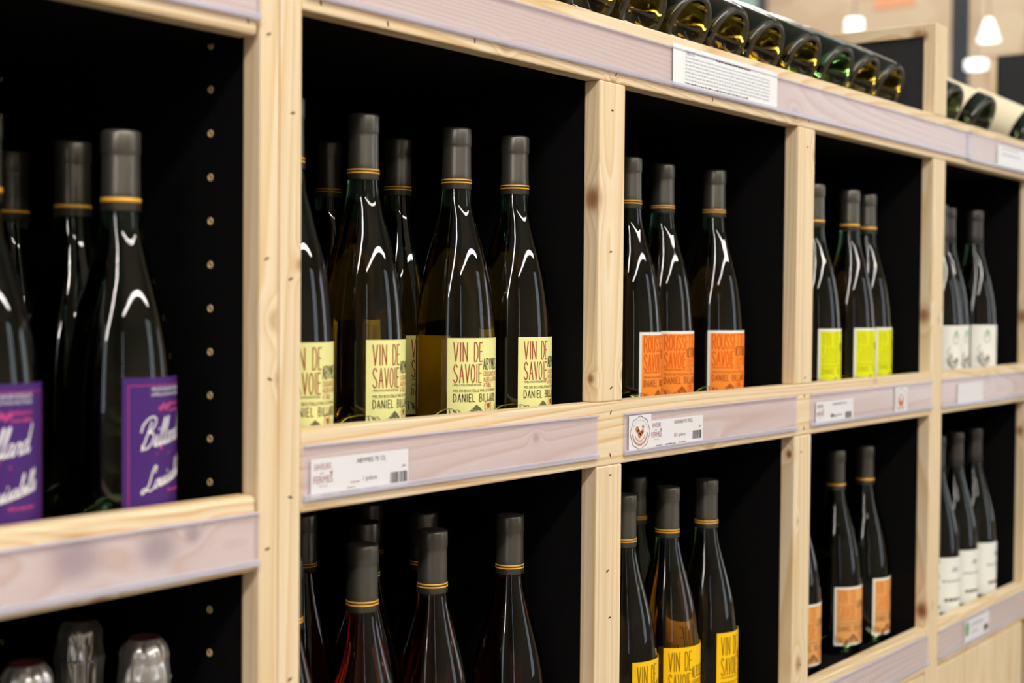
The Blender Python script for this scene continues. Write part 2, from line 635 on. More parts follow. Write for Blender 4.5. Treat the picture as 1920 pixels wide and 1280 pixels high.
# ------------------------------------------------------------------ the shelving
# post edges along X, rail edges in height (metres)
A0, AS, A1 = 0.7572, 0.7780, 0.8019
B0, B1 = 1.2273, 1.2754
C0, C1 = 1.6878, 1.7366
D0, D1 = 2.1608, 2.2107
E0, E1 = 2.6400, 2.6890
F0, F1 = 3.1050, 3.1540
G0, G1 = 3.5700, 3.6200
TB, TT = 1.5322, 1.6000
MB_, MT = 1.1315, 1.1986
LB, LT = 0.7290, 0.7970
TH, DEPTH = 0.020, 0.400
FL1, FL2 = 1.3004 - 0.127, 1.3004 - 0.524

right = thing('wine_shelf', 'light pine frame shelving with black cells holding the yellow and orange label bottles', 'shelf')
left = thing('wine_shelf', 'pine shelving with round pin holes in its black side, holding purple label bottles', 'shelf')
_s = [10]


def board(name, x0, x1, y0, y1, z0, z1, axis, parent, knots=(), bev=0.0018, tone=1.0, warm=0.0):
    _s[0] += 1
    c = ((x0 + x1) / 2, (y0 + y1) / 2, (z0 + z1) / 2)
    kk = tuple((k[0] - c[0], k[1] - c[1], k[2] - c[2], k[3], k[4]) for k in knots)
    return cbox(name, x0, x1, y0, y1, z0, z1, wood(axis, _s[0], kk, tone, warm), parent, bev, 2)


def nails(parent, pts, vertical=True):
    bm = bmesh.new()
    o = parent.location
    for (x, z) in pts:
        b2 = lathe([(0, .0002), (.0011, .0002), (.0013, -.0003), (0, -.0006)], 8)
        ang = rnd.uniform(-.5, .5) + (0 if vertical else pi / 2)
        M_ = Matrix.Translation((x - o.x, -TH / 2 - .0002, z - o.z)) @ Matrix.Rotation(ang, 4, 'Y') @ Matrix.Diagonal((.75, 1, 2.2, 1)) @ Matrix.Rotation(pi / 2, 4, 'X')
        vm = [bm.verts.new(M_ @ v.co) for v in b2.verts]
        b2.verts.index_update()
        for f in b2.faces:
            bm.faces.new([vm[v.index] for v in f.verts])
        b2.free()
    n = obj('nail_mark', bm, NAIL, parent)
    n['kind'] = 'stuff'
    return n


# posts of the right-hand shelving
p_ = board('post', AS + .0006, A1, 0, TH, 0.0, 1.66, 'z', right, ((.80, 0, 1.33, .004, .5),))
nails(p_, [(.7916, 1.4493), (.79, 1.3185), (.7903, 1.1455), (.7905, 1.0)], False)
p_ = board('post', B0, B1, 0, TH, MT, TB, 'z', right, ((B0, .009, 1.410, .010, .9), (B0, .009, 1.223, .004, .9), (B1, 0, 1.226, .005, .7)))
nails(p_, [(1.2499, 1.503), (1.2495, 1.3556), (1.2527, 1.2129)], False)
p_ = board('post', B0, B1, 0, TH, LT, MB_, 'z', right)
nails(p_, [(1.2526, 1.1212), (1.249, 1.02), (1.254, .97)], False)
p_ = board('post', C0, C1, 0, TH, MT, TB, 'z', right, ((1.737, .0, 1.499, .007, .5),))
nails(p_, [(1.7136, 1.5075), (1.7148, 1.2067)], False)
p_ = board('post', C0, C1, 0, TH, LT, MB_, 'z', right, ((C0, .008, 1.108, .004, 1.0), (1.707, 0, .831, .008, .6), (1.70, .0, 1.02, .003, .4)))
nails(p_, [(1.7066, 1.11), (1.7118, .829)], False)
p_ = board('post', D0, D1, 0, TH, 0.0, TB, 'z', right, ((D0, .013, 1.288, .009, .9), (D0, .009, .824, .010, 1.0), (2.191, 0, 1.28, .006, .35), (2.185, 0, .83, .006, .3)))
for (x0, x1) in ((E0, E1), (F0, F1)):
    board('post', x0, x1, 0, TH, MT, TB, 'z', right, ((x0, .012, 1.285, .010, .9),))
    board('post', x0, x1, 0, TH, LT, MB_, 'z', right, ((x0, .012, 1.075, .007, .9),))
board('post', G0, G1, 0, TH, 0.0, TB, 'z', right)
board('post', B0, B1, 0, TH, 0.0, LB, 'z', right)
board('post', C0, C1, 0, TH, 0.0, LB, 'z', right)

# rails
p_ = board('rail', A1, G1, 0, TH, TB, TT, 'x', right, ((1.066, 0, 1.541, .006, .35), (1.676, 0, 1.546, .009, .5), (1.251, 0, 1.534, .004, .4)))
nails(p_, [(.8218, 1.541), (.902, 1.5369), (1.0199, 1.5407), (1.2564, 1.541), (1.4616, 1.5392), (1.7173, 1.5425)])
p_ = board('rail', A1, D0, 0, TH, MB_, MT, 'x', right, ((1.12, 0, 1.170, .004, .8), (1.464, 0, 1.134, .008, .35), (1.945, 0, 1.194, .006, .3)), warm=.6)
nails(p_, [(1.2524, 1.1871), (1.2522, 1.1421), (1.7139, 1.183), (1.7136, 1.1403)])
board('rail', D1, G0, 0, TH, MB_, MT, 'x', right, ((2.42, 0, 1.18, .01, .4),))
board('rail', A1, D0, 0, TH, LB, LT, 'x', right)
board('rail', D1, G0, 0, TH, LB, LT, 'x', right)

# black carcass
for (x0, x1) in ((AS + .002, A1 - .001), (B0 + .002, B1 - .014), (C0 + .002, C1 - .014), (D0 + .002, D1 - .014), (E0 + .002, E1 - .014), (F0 + .002, F1 - .014), (G0 + .002, G1 - .002)):
    cbox('divider_panel', x0, x1, TH, DEPTH, 0.02, TB + .02, BLACK, right)
cells = ((A1, B0), (B1, C0), (C1, D0), (D1, E0), (E1, F0), (F1, G0))
for (x0, x1) in cells:
    for z in (FL1 - .0004, FL2 - .0004):
        cbox('shelf_board', x0 - .012, x1 + .002, TH, DEPTH, z - .02, z, BLACK, right)
    cbox('ceiling_board', x0 - .012, x1 + .002, TH, DEPTH, TB + .002, TB + .02, BLACK, right)
cbox('back_panel', AS + .002, G1 - .002, DEPTH, DEPTH + .008, 0.02, TB + .03, BLACK, right)
# cupboard doors under the shelves
for i, (x0, x1) in enumerate(cells):
    if i == 5:
        continue
    board('door', x0 + .003, x1 - .003 if i != 2 else D0 - .003, .001, .019, 0.06, LB - .003, 'z' if i > 2 else 'x', right, tone=1.0)
# sloped rack on top for the lying bottles, with dividers
SL = rad(26.5)
bm = bmesh.new()
vsq = []
for x in (A1 - .02, G1):
    for (y, z) in ((.0205, 1.5615), (.0205, 1.5535), (DEPTH, 1.745), (DEPTH, 1.753)):
        vsq.append(bm.verts.new((x, y, z)))
for q in ((0, 1, 2, 3), (7, 6, 5, 4), (0, 4, 5, 1), (1, 5, 6, 2), (2, 6, 7, 3), (3, 7, 4, 0)):
    bm.faces.new([vsq[i] for i in q])
bmesh.ops.recalc_face_normals(bm, faces=bm.faces)
obj('sloped_rack', bm, BLACKTOP, right)
board('divider_post', D0, D1, 0, TH, TT, 1.742, 'z', right, ((D0, .018, 1.722, .006, .8),), tone=1.0)
board('divider_bar', D0, D1, TH, DEPTH, 1.722, 1.742, 'y', right, ((D0, .028, 1.724, .009, .8),))
cbox('divider_infill', D0 + .004, D1 - .004, TH, DEPTH, 1.56, 1.722, BLACKTOP, right)

# left-hand shelving
LX0 = 0.20
p_ = board('post', A0, AS - .0006, 0, TH, 0.0, 1.66, 'z', left, ((.772, 0, 1.286, .006, .35), (.778, 0, 1.24, .004, .5)))
nails(p_, [(.7658, 1.5072), (.7644, 1.3337), (.766, 1.1075), (.768, 1.24)], False)
board('post', LX0 - .05, LX0, 0, TH, 0.0, 1.66, 'z', left)
p_ = board('rail', LX0, A0 - .003, -.0005, TH, 1.504, 1.565, 'x', left, bev=.0035)
nails(p_, [(.7439, 1.5139)])
board('rail', LX0, A0 - .003, -.0005, TH, 1.0912, 1.1509, 'x', left, ((.589, 0, 1.124, .0150, 1.0), (.659, 0, 1.122, .0130, 1.0), (.691, 0, 1.128, .006, 1.0), (.610, 0, 1.0915, .006, .5)), bev=.004, warm=.8)
board('rail', LX0, A0 - .003, -.0005, TH, .680, .740, 'x', left, bev=.004)
sp = cbox('side_panel', A0 + .0003, AS - .001, TH, DEPTH, 0.02, 1.60, BLACK, left)
cbox('side_panel', LX0 - .03, LX0 - .002, TH, DEPTH, 0.02, 1.60, BLACK, left)
for z in (1.131, .72, 1.522):
    cbox('shelf_board', LX0 - .002, A0 + .0003, TH, DEPTH, z - .018, z, BLACK, left)
cbox('back_panel', LX0 - .03, AS - .001, DEPTH, DEPTH + .008, 0.02, 1.6, BLACK, left)
hm = None
zs = [1.5029 - .0347 * i for i in range(11)] + [1.0535 - .0347 * i for i in range(9)]
for yh in (.0575, .345):
    for z in zs:
        if hm is None:
            b2 = lathe([(0, .0), (.0014, .0), (.0017, .0004), (.0026, .0006), (.0030, 0)], 14)
            bmesh.ops.rotate(b2, verts=b2.verts, matrix=Matrix.Rotation(-pi / 2, 3, 'Y'))
            h = obj('pin_hole', b2, DOWEL, sp)
            hm = h
        else:
            h = hm.copy()
            COL.objects.link(h)
            h.parent = sp
        h.location = (A0 + .0003 - sp.location.x, yh - sp.location.y, z - sp.location.z)

# tall dark shelving standing further along, its side panel seen over the lying bottles
tall = thing('tall_shelf', 'tall charcoal shelf end panel rising behind the lying cream label bottles', 'shelf', (0, 0, 0))
cbox('side_panel', 3.66, 3.69, .03, .408, 0.0, 1.944, BLACKTOP, tall, .001)
board('post', 3.655, 3.695, .408, .424, 0.0, 1.93, 'z', tall)
cbox('back_panel', 3.69, 5.2, .39, .40, 0.02, 1.944, BLACKTOP, tall)
cbox('top_board', 3.69, 5.2, .03, .39, 1.92, 1.944, BLACKTOP, tall)
for z in (.1, .7, 1.3):
    cbox('shelf_board', 3.69, 5.2, .03, .39, z, z + .02, BLACKTOP, tall)
cbox('side_panel', 5.2, 5.23, .03, .408, 0.0, 1.944, BLACKTOP, tall)


# price channels: a hazy back strip with a rounded clear lip below and a slim one above
def channel(x0, x1, z0, z1, parent, lip=.0058, y=-.0006):
    xc, zc = (x0 + x1) / 2, (z0 + z1) / 2
    o = cbox('price_channel', x0, x1, y - .0012, y, z0, z1, HAZE, parent, .0003)
    bm = bmesh.new()
    add_box(bm, -(x1 - x0) / 2, (x1 - x0) / 2, -.0036, -.0006, z0 - zc, z0 - zc + lip, .0014, 3)
    add_box(bm, -(x1 - x0) / 2, (x1 - x0) / 2, -.0030, -.0006, z1 - zc - .0022, z1 - zc, .0008, 2)
    obj('clear_lip', bm, LIP, o)
    return o


channel(A1 + .0005, 2.325, 1.5425, 1.5868, right)
channel(2.30, G0, 1.5405, 1.5875, right, y=-.0022)
channel(A1 + .0005, 1.2265, 1.1403, 1.1862, right)
channel(1.2760, 1.6900, 1.1395, 1.1850, right)
channel(1.7300, 2.1640, 1.1412, 1.1852, right)
channel(2.2060, E0 + .03, 1.1400, 1.1857, right)
channel(A1 + .0005, 1.2265, .7400, .7870, right)
channel(1.2760, 1.6900, .7400, .7870, right)
channel(1.7300, 2.1640, .7405, .7880, right)
channel(2.2060, E0 + .03, .7395, .7850, right)
channel(LX0 + .01, .7545, 1.0960, 1.1385, left, y=-.0012)
channel(LX0 + .01, .7545, 1.5150, 1.560, left, y=-.0012)

# ------------------------------------------------------------------ price tags and the paper notice
YT = -.0024


def tag_card(x0, x1, z0, z1, P, label, cat='price tag', m=PAPER, group=None, tilt=0.0, y=YT):
    c = ((x0 + x1) / 2, y, (z0 + z1) / 2)
    o = obj('price_tag' if cat != 'notice' else 'paper_notice', box(-(x1 - x0) / 2, (x1 - x0) / 2, -.0002, .0002, -(z1 - z0) / 2, (z1 - z0) / 2), m)
    o.location = c
    o.rotation_euler = (0, tilt, 0)
    tag(o, label, cat, group)
    if P and P.f:
        obj('print', P.bm(flat(-(x1 - x0) / 2, -.0002, -(z1 - z0) / 2)), None, o, mats=P.mats)
    return o


def logo(P, u, s):
    P.text('SAVEURS', u, .0245 * s, .021 * s, .0055 * s, ROSEINK)
    P.text('des', u + .007 * s, .0205 * s, .005 * s, .0018 * s, ROSEINK)
    P.text('FERMES', u - .001 * s, .0125 * s, .024 * s, .0065 * s, ROSEINK)
    P.poly([(u + .0195 * s, .0225 * s), (u + .0215 * s, .0185 * s), (u + .0235 * s, .0235 * s), (u + .0215 * s, .0218 * s)], REDINK)
    P.text('Annecy', u + .006 * s, .0088 * s, .011 * s, .0020 * s, ROSEINK)


def dashes(P, u0, v, wd, h, m, seed, dens=.0022):
    r = random.Random(seed)
    u = u0
    while u < u0 + wd:
        a = r.uniform(.6, 2.4) * dens
        P.rect(u, v, min(u + a, u0 + wd), v + h * r.uniform(.75, 1.1), m, 1)
        u += a + dens * .45


def barcode(P, u0, v0, wd, ht, seed):
    r = random.Random(seed)
    u = u0
    while u < u0 + wd:
        a = r.choice((.0003, .0005, .0008))
        P.rect(u, v0, min(u + a, u0 + wd), v0 + ht, INK, 1)
        u += a + r.choice((.0003, .0005, .0007))


# Abymes tag
P = Print()
logo(P, .0035, .92)
P.text('ABYMES 75 CL', .053, .0245, .036, .0038, INK)
P.text('/ pièce', .0605, .0080, .0175, .0052, INKD)
dashes(P, .046, .0085, .011, .0012, ROSEINK, 3)
dashes(P, .042, .0045, .010, .0012, ROSEINK, 4)
barcode(P, .0945, .0035, .022, .0095, 1)
P.text('3001', .1095, .0165, .0055, .0022, INKD)
dashes(P, .012, .0012, .015, .0010, INKD, 5)
dashes(P, .034, .0012, .024, .0012, INK, 6)
dashes(P, .065, .0015, .014, .0011, INKD, 7)
tag_card(.8105, .9285, 1.1422, 1.1738, P, 'white price tag reading ABYMES 75 CL in the clear channel')

# round emblem sticker next to the Roussette tag
P = Print()
P.ring(.0222, .0192, .0195, .0007, INKD, n=64, ry=.0178, lobes=8, amp=.04)
P.ring(.0222, .0192, .0196, .0003, ORINK, 1, n=48, ry=.0172, lobes=8, amp=.02)
for i in range(11):
    a = pi * (.12 + .76 * i / 10)
    P.disc(.0222 + .0152 * cos(a), .0192 + .0136 * sin(a), .0006, INKD, n=6)
for i in range(15):
    a = -pi * (.05 + .9 * i / 14)
    P.rect(.0222 + .0148 * cos(a) - .0011, .0192 + .0130 * sin(a) - .0013, .0222 + .0148 * cos(a) + .0011, .0192 + .0130 * sin(a) + .0013, ORINK)
for i in range(9):
    a = -pi * (.15 + .7 * i / 8)
    P.rect(.0222 + .0105 * cos(a) - .0008, .0192 + .0092 * sin(a) - .001, .0222 + .0105 * cos(a) + .0008, .0192 + .0092 * sin(a) + .001, ORINK)
for (du, dv, r_) in ((-.006, .004, .0034), (-.003, .001, .0030), (.002, -.001, .0030), (.005, .001, .0026), (-.001, -.003, .003)):
    P.disc(.0222 + du, .0192 + dv, r_, ORINK, n=9)
P.poly([(.0255, .0262), (.0285, .0285), (.028, .0255), (.031, .027), (.0295, .0235), (.027, .0235)], ORINK)
tag_card(1.2835, 1.3285, 1.1432, 1.1815, P, 'white emblem sticker with orange round badge at the channel end', 'sticker', y=YT - .0006)

P = Print()
logo(P, .0015, .90)
P.text('ROUSSETTE 75CL', .050, .0235, .040, .0036, INK)
P.text('/ pièce', .0560, .0078, .0180, .0050, INKD)
dashes(P, .050, .0085, .004, .0045, ROSEINK, 13)
barcode(P, .0905, .0035, .020, .0095, 11)
P.text('3000', .104, .0165, .0055, .0020, INKD)
dashes(P, .010, .0012, .014, .0010, INK, 15)
dashes(P, .031, .0012, .022, .0012, INK, 16)
dashes(P, .060, .0015, .014, .0011, INKD, 17)
tag_card(1.3290, 1.4432, 1.1440, 1.1738, P, 'white price tag reading ROUSSETTE 75CL beside the round emblem')

P = Print()
logo(P, .003, .90)
P.text('CHARDONNAY 75CL', .051, .0238, .046, .0034, INKD)
dashes(P, .046, .0078, .016, .0044, INKD, 23, .004)
P.text('pièce', .0660, .0078, .016, .0044, INKD)
barcode(P, .0930, .0035, .020, .0095, 21)
dashes(P, .012, .0012, .090, .0010, INKG, 25)
tag_card(1.7445, 1.8640, 1.1425, 1.1730, P, 'white price tag under the yellow green label bottles')

P = Print()
P.ring(.0225, .0192, .0190, .0008, ORINK, n=40, ry=.0165, lobes=8, amp=.04)
P.disc(.0225, .0185, .0100, ORINK, n=14, ry=.0095)
P.disc(.0225, .0220, .0050, PAPER, layer=3, n=10)
dashes(P, .0100, .0060, .025, .0025, ORINK, 31)
tag_card(2.0130, 2.0590, 1.1432, 1.1815, P, 'white emblem sticker with pale round badge, apart from the price tag', 'sticker')
tag_card(2.2730, 2.3930, 1.1425, 1.1765, None, 'blank white price tag under the white label bottles', y=YT)
P = Print()
P.disc(.012, .021, .0095, mat('green_ink', srgb(120, 168, 110), .6), n=16, ry=.0125)
dashes(P, .030, .022, .060, .0060, INKG, 41, .006)
dashes(P, .034, .010, .030, .0050, INKG, 42, .005)
barcode(P, .094, .004, .022, .011, 43)
tag_card(2.3230, 2.4430, .7440, .7790, P, 'price tag with a green round mark on the lowest channel')

# long notice in the upper channel
P = Print()
P.text('Rosé 2020', .0270, .0378, .0200, .0034, INK, shear=.15)
P.rect(.0270, .0364, .0472, .0368, INK)
P.text(': Aspect limpide, couleur', .0500, .0375, .0440, .0034, INKD)
dashes(P, .0965, .0378, .085, .0022, INK, 50, .0028)
for i in range(8):
    wd_ = .205 if i < 7 else .15
    dashes(P, .0265, .0322 - i * .0041, wd_, .0017, INKG if i < 7 else INKD, 60 + i, .0030)
tag_card(1.3668, 1.6195, 1.5455, 1.5908, P, 'long printed paper notice tucked into the upper clear channel', 'notice', PAPERW, y=-.0030)
P = Print()
dashes(P, .020, .030, .09, .003, INKG, 90, .004)
dashes(P, .020, .020, .10, .003, INKG, 91, .004)
tag_card(2.4450, 2.60, 1.5440, 1.5800, P, 'pale paper strip in the upper channel past the divider', 'notice', PAPERW, y=-.0036)

# ------------------------------------------------------------------ bottles
R0 = 0.0395


def bottle_prof(R, H):
    """outer wine bottle outline from the punt up to the lip"""
    k = R / .041
    a = [(0, .026), (.012 * k, .022), (.022 * k, .011), (.030 * k, .0018), (.0345 * k, 0), (.0385 * k, .0018), (.0405 * k, .006), (R, .012)]
    top = [(.0400 * k, .190), (.0375 * k, .165), (.0338 * k, .143), (.0285 * k, .121), (.0222 * k, .099), (.0172 * k, .080), (.0146, .066), (.0137, .055), (.0134, .030), (.0134, .004), (.0128, .001), (0, .0008)]
    t2 = [(r, H - d) for r, d in top]
    return a + [(R, .05), (R, .085), (R, H - .205)] + t2


def refine(prof):
    lo = sm(prof[:8], 3)
    hi = sm(prof[9:19], 4)
    return lo + [prof[8]] + hi + prof[19:]


def capsule(H, m, bands, par, bandmat=GOLD, r0=.0146):
    prof = [(0, H + .0006), (.0125, H + .0006), (.0142, H - .0002), (.0147, H - .002), (.0147, H - .0155), (.0143, H - .0168), (.0139, H - .0180), (.0140, H - .020), (.0143, H - .045), (.0150, H - .0595), (.0147, H - .0597)]
    c = obj('capsule', lathe(prof, 40), m, par, True)
    if bands:
        bm = bmesh.new()
        for (d0, d1) in bands:
            ra = .0143 + .0007 * (d0 - .045) / .0145 + .00035
            b2 = lathe([(ra - .0006, H - d0), (ra, H - d0 - .0001), (ra + .0001, H - d1 + .0001), (ra - .0006, H - d1)], 40)
            vm = [bm.verts.new(v.co) for v in b2.verts]
            b2.verts.index_update()
            for f in b2.faces:
                bm.faces.new([vm[v.index] for v in f.verts])
            b2.free()
        obj('gold_band', bm, bandmat, c, True)
    return c


def art(P, W, mts, red, white):
    """mountain sketch with a stamp and two little spires along the label's foot"""
    r = random.Random(5)
    first = len(P.v)
    pts = [(0, 0)]
    hs = [.012, .0125, .011, .0115, .008, .0075, .010, .013, .0155, .013, .009, .006, .004, .003]
    for i, h in enumerate(hs):
        pts.append((W * .64 * i / (len(hs) - 1), h * .9))
    pts.append((W * .64, 0))
    # the dark main summit
    q = lambda t: W * .64 * t / (len(hs) - 1)
    P.poly([(q(5.6), .004), (q(6.6), .0085), (q(8), .0140), (q(9), .0117), (q(10.2), .0075), (q(11.6), .0035), (q(12.4), 0), (q(5.2), 0)], mts, 2)
    P.poly([(q(3.6), .0), (q(4.4), .0065), (q(5.2), .0085), (q(5.8), .005), (q(5.6), 0)], mts, 2)
    for i in range(len(hs) - 1):
        a, b = pts[i + 1], pts[i + 2]
        for j in range(5):
            t = r.random()
            u = a[0] + (b[0] - a[0]) * t
            top = a[1] + (b[1] - a[1]) * t
            l_ = r.uniform(.2, .75) * top
            dk = 4 < i < 11
            if dk or r.random() < .35:
                P.poly([(u, top), (u + .0004 + (.0009 if dk else 0), top - .0004), (u + r.uniform(.0006, .003), top - l_), (u + r.uniform(-.0003, .0006), top - l_ * .8)], mts, 2)
        P.poly([(a[0], a[1]), (b[0], b[1]), (b[0], b[1] - .0004), (a[0], a[1] - .0004)], mts, 2)
    u, v = W * .60, .0125
    if white:
        P.disc(u, v, .0054, white, 2, 20)
    P.ring(u, v, .0054, .0004, red, 3, 24)
    P.ring(u, v, .0044, .0002, red, 3, 24)
    for du, dv in ((-.0012, .001), (.0011, .0013), (0, -.0012), (.0013, -.0002)):
        P.disc(u + du, v + dv, .0013, red, 4, 8)
    for q in (.79, .87):
        P.poly([(W * q, .0), (W * q + .0022, .0), (W * q + .0020, .008), (W * q + .0011, .014), (W * q + .0002, .008)], mts, 2)
    for i in range(first, len(P.v)):
        P.v[i] = (P.v[i][0], P.v[i][1] * 1.22, P.v[i][2])


def label_abymes(W, H, c1, c2, c3, title1, title2, side, border=None, fill=None, amts=None, sw=.0010):
    P = Print()
    if border:
        bw = .0032
        P.rect(bw, bw, W - bw, H - bw, fill, 0, 26)
    k = H / .0815
    x0 = .0062
    P.hand(title1, x0, .0590 * k, (.0300 if len(title1) < 8 else W * .66), .0180 * k, c1, sw)
    P.hand(title2, x0, .0385 * k, .0290, .0175 * k, c1, sw)
    P.hand(side, .0375, .0510 * k, .0240, .0105 * k, c2, sw * .85)
    for i, s in enumerate(("L'ELEGANCE VIVE", 'ALLIEE A LA FINESSE', 'A TABLE')):
        P.text(s, .0375, (.0445 - i * .0055) * k, (.026, .026, .012)[i], .0045 * k, c3)
    P.text("APPELLATION D'ORIGINE PROTEGEE", x0, .0350 * k, .0285, .0022 * k, c2)
    P.text('MIS EN BOUTEILLE PAR LE DOMAINE', x0, .0292 * k, .052, .0028 * k, c2)
    P.hand('DANIEL BILLARD', x0, .0200 * k, .052, .0072 * k, c2, sw * .75, gap=.55)
    art(P, W, amts or c2, c3, border and None)
    return P


HALF = rad(54)


def make_bottle(name, label, group, R, H, glass, caps, bands, lab, back=None, loc=(0, 0, 0), rotz=0.0, cat='wine bottle', bandmat=GOLD):
    t = thing(name, label, cat, loc, group, rotz)
    g_ = obj('glass', lathe(refine(bottle_prof(R, H)), 56), None, t, True, mats=[glass, G_NECK])
    if glass is not G_ROSE and group not in ('peach label wine bottles', 'plain white label wine bottles'):
        for p in g_.data.polygons:
            if p.center.z > H - .098:
                p.material_index = 1
    if caps:
        capsule(H, caps, bands, t, bandmat)
    if lab:
        z0, z1, half, m, P = lab
        L_ = obj('label', label_sheet(R, half, z0, z1), m, t, False)
        if P:
            f0 = curved(R, z0)
            obj('label_print', P.bm(lambda u, v, l: f0(u - R * half, v, l)), None, L_, mats=P.mats)
    if back:
        z0, z1, half, m = back
        obj('back_label', label_sheet(R, half, z0, z1, back=True), m, t)
    return t


def dup(root, loc, rot, label):
    r = root.copy()
    COL.objects.link(r)
    r.location = loc
    r.rotation_euler = rot if isinstance(rot, tuple) else (0, 0, rot)
    r['label'] = label
    for ch in list(root.children):
        c = ch.copy()
        COL.objects.link(c)
        c.parent = r
        for g in ch.children:
            d = g.copy()
            COL.objects.link(d)
            d.parent = c
    return r


DBL = ((.0500, .0514), (.0528, .0542))
SGL = ((.0500, .0535),)
W0 = 2 * HALF * R0

# --- Abymes: cream yellow labels
ABY_M = mat('cream_yellow_label', srgb(238, 233, 158), .55, spec=.3)
RB = mat('red_brown_ink', srgb(160, 72, 48), .6, spec=.2)
BK = mat('warm_black_ink', srgb(64, 58, 46), .6, spec=.2)
RED = mat('brick_red_ink', srgb(178, 84, 58), .6, spec=.2)
GRY = mat('sketch_grey_ink', srgb(112, 112, 84), .6, spec=.2)
P = label_abymes(W0, .0815, RB, BK, RED, 'VIN DE', 'SAVOIE', 'ABYMES', amts=GRY)
ab = make_bottle('wine_bottle', 'cream label white wine bottle half hidden by the double post', 'cream label wine bottles', R0, .299, G_OLIVE, CAPS, DBL,
                 (.012, .0935, HALF, ABY_M, P), (.012, .0935, rad(40), ABY_M), (.847, .064, FL1), rad(4))
F1L = FL1
dup(ab, (.962, .084, F1L), rad(12), 'cream label white wine bottle, second from the double post')
dup(ab, (1.090, .078, F1L), rad(-8), 'cream label white wine bottle showing the widest amber glass beside its label')
dup(ab, (1.176, .071, F1L), rad(8), 'cream label white wine bottle standing nearest the knotty pine post')
dup(ab, (1.123, .186, F1L), rad(20), 'wine bottle in the second line, its neck between two cream label bottles')
dup(ab, (1.104, .2695, F1L), rad(5), 'dim wine bottle farthest back behind the cream label bottles')

# --- Roussette: orange labels with a white edge
WHT = mat('white_label_paper', srgb(238, 236, 230), .55, spec=.3)
ORF = mat('orange_print', srgb(252, 146, 52), .55, spec=.3)
OR1 = mat('deep_orange_ink', srgb(226, 92, 16), .6, spec=.2)
OR2 = mat('brown_orange_ink', srgb(178, 88, 26), .6, spec=.2)
P = label_abymes(W0, .0835, OR1, OR2, OR1, 'ROUSSETTE', 'SAVOIE', 'ALTITUDE', WHT, ORF, OR2, sw=.0013)
ro = make_bottle('wine_bottle', 'orange label wine bottle touching the pine post', 'orange label wine bottles', R0, .299, G_OLIVE, CAPS, DBL,
                 (.012, .0955, HALF, WHT, P), None, (1.416, .084, FL1), rad(16))
dup(ro, (1.508, .094, FL1), rad(-8), 'orange label wine bottle overlapping the one by the post')
dup(ro, (1.610, .079, FL1), rad(-16), 'orange label wine bottle standing apart on its own')

# --- yellow green labels
YGF = mat('yellow_green_print', srgb(226, 230, 20), .55, spec=.3)
YG1 = mat('olive_yellow_ink', srgb(208, 204, 12), .6, spec=.2)
YG2 = mat('dull_olive_ink', srgb(178, 182, 20), .6, spec=.2)
P = label_abymes(W0, .0835, YG1, YG2, YG1, 'VIN DE', 'SAVOIE', 'CHARDONNAY', WHT, YGF, YG2, sw=.0012)
ye = make_bottle('wine_bottle', 'yellow green label wine bottle partly behind the pine post', 'yellow green label wine bottles', R0, .299, G_OLIVE, CAPS, SGL,
                 (.012, .0955, HALF, WHT, P), None, (1.870, .063, FL1), rad(0))
dup(ye, (1.991, .063, FL1), rad(0), 'yellow green label wine bottle, middle of its three')
dup(ye, (2.080, .074, FL1), rad(10), 'yellow green label wine bottle farthest from the post, label narrowest')

# --- white labels with a grey sketch
SK1 = mat('soft_grey_ink', srgb(146, 140, 132), .6, spec=.2)
SK2 = mat('dark_grey_ink', srgb(88, 78, 72), .6, spec=.2)
GRN = mat('leaf_green_ink', srgb(96, 170, 84), .6, spec=.2)
P = Print()
WW = 2 * rad(60) * R0
for (off_) in (0.0,):
    u = WW * .35
    P.poly([(u - .006, .066), (u + .007, .066), (u + .001, .078)], GRN)
    P.ring(u, .060, .0065, .0012, SK1, n=18)
    r = random.Random(3)
    for i in range(26):
        a0 = r.uniform(.1, 2.6)
        rr_ = r.uniform(.008, .021)
        for j in range(4):
            t0, t1 = a0 + j * .16, a0 + (j + 1) * .16
            q = lambda t, d: (u + (rr_ + d) * cos(t + 2.2) * .9, .034 + (rr_ + d) * sin(t + 2.2) * 1.1)
            P.poly([q(t0, 0), q(t1, 0), q(t1, .0013), q(t0, .0013)], SK1 if i % 4 else SK2)
    P.poly([(u - .002, .020), (u + .006, .024), (u + .004, .032), (u - .001, .029)], SK2)
    for q in (-.010, .012, .018):
        P.poly([(u + q, .004), (u + q + .004, .006), (u + q + .003, .013), (u + q + .001, .012)], SK2)
    P.poly([(WW * .68, .058), (WW * .80, .056), (WW * .78, .062)], GRN)
    dashes(P, WW * .66, .046, WW * .22, .002, SK1, 4)
wh = make_bottle('wine_bottle', 'white label bottle with grey sketch nearest the continuous pine post', 'white label bottles with a sketch', R0, .299, G_DARK, CAPSD, None,
                 (.012, .0965, rad(60), WHT, P), None, (2.352, .0625, FL1), rad(-2))
dup(wh, (2.432, .078, FL1), rad(10), 'white label bottle with grey sketch, hidden behind its two neighbours')
dup(wh, (2.528, .063, FL1), rad(-16), 'white label bottle with grey sketch farthest from the camera')

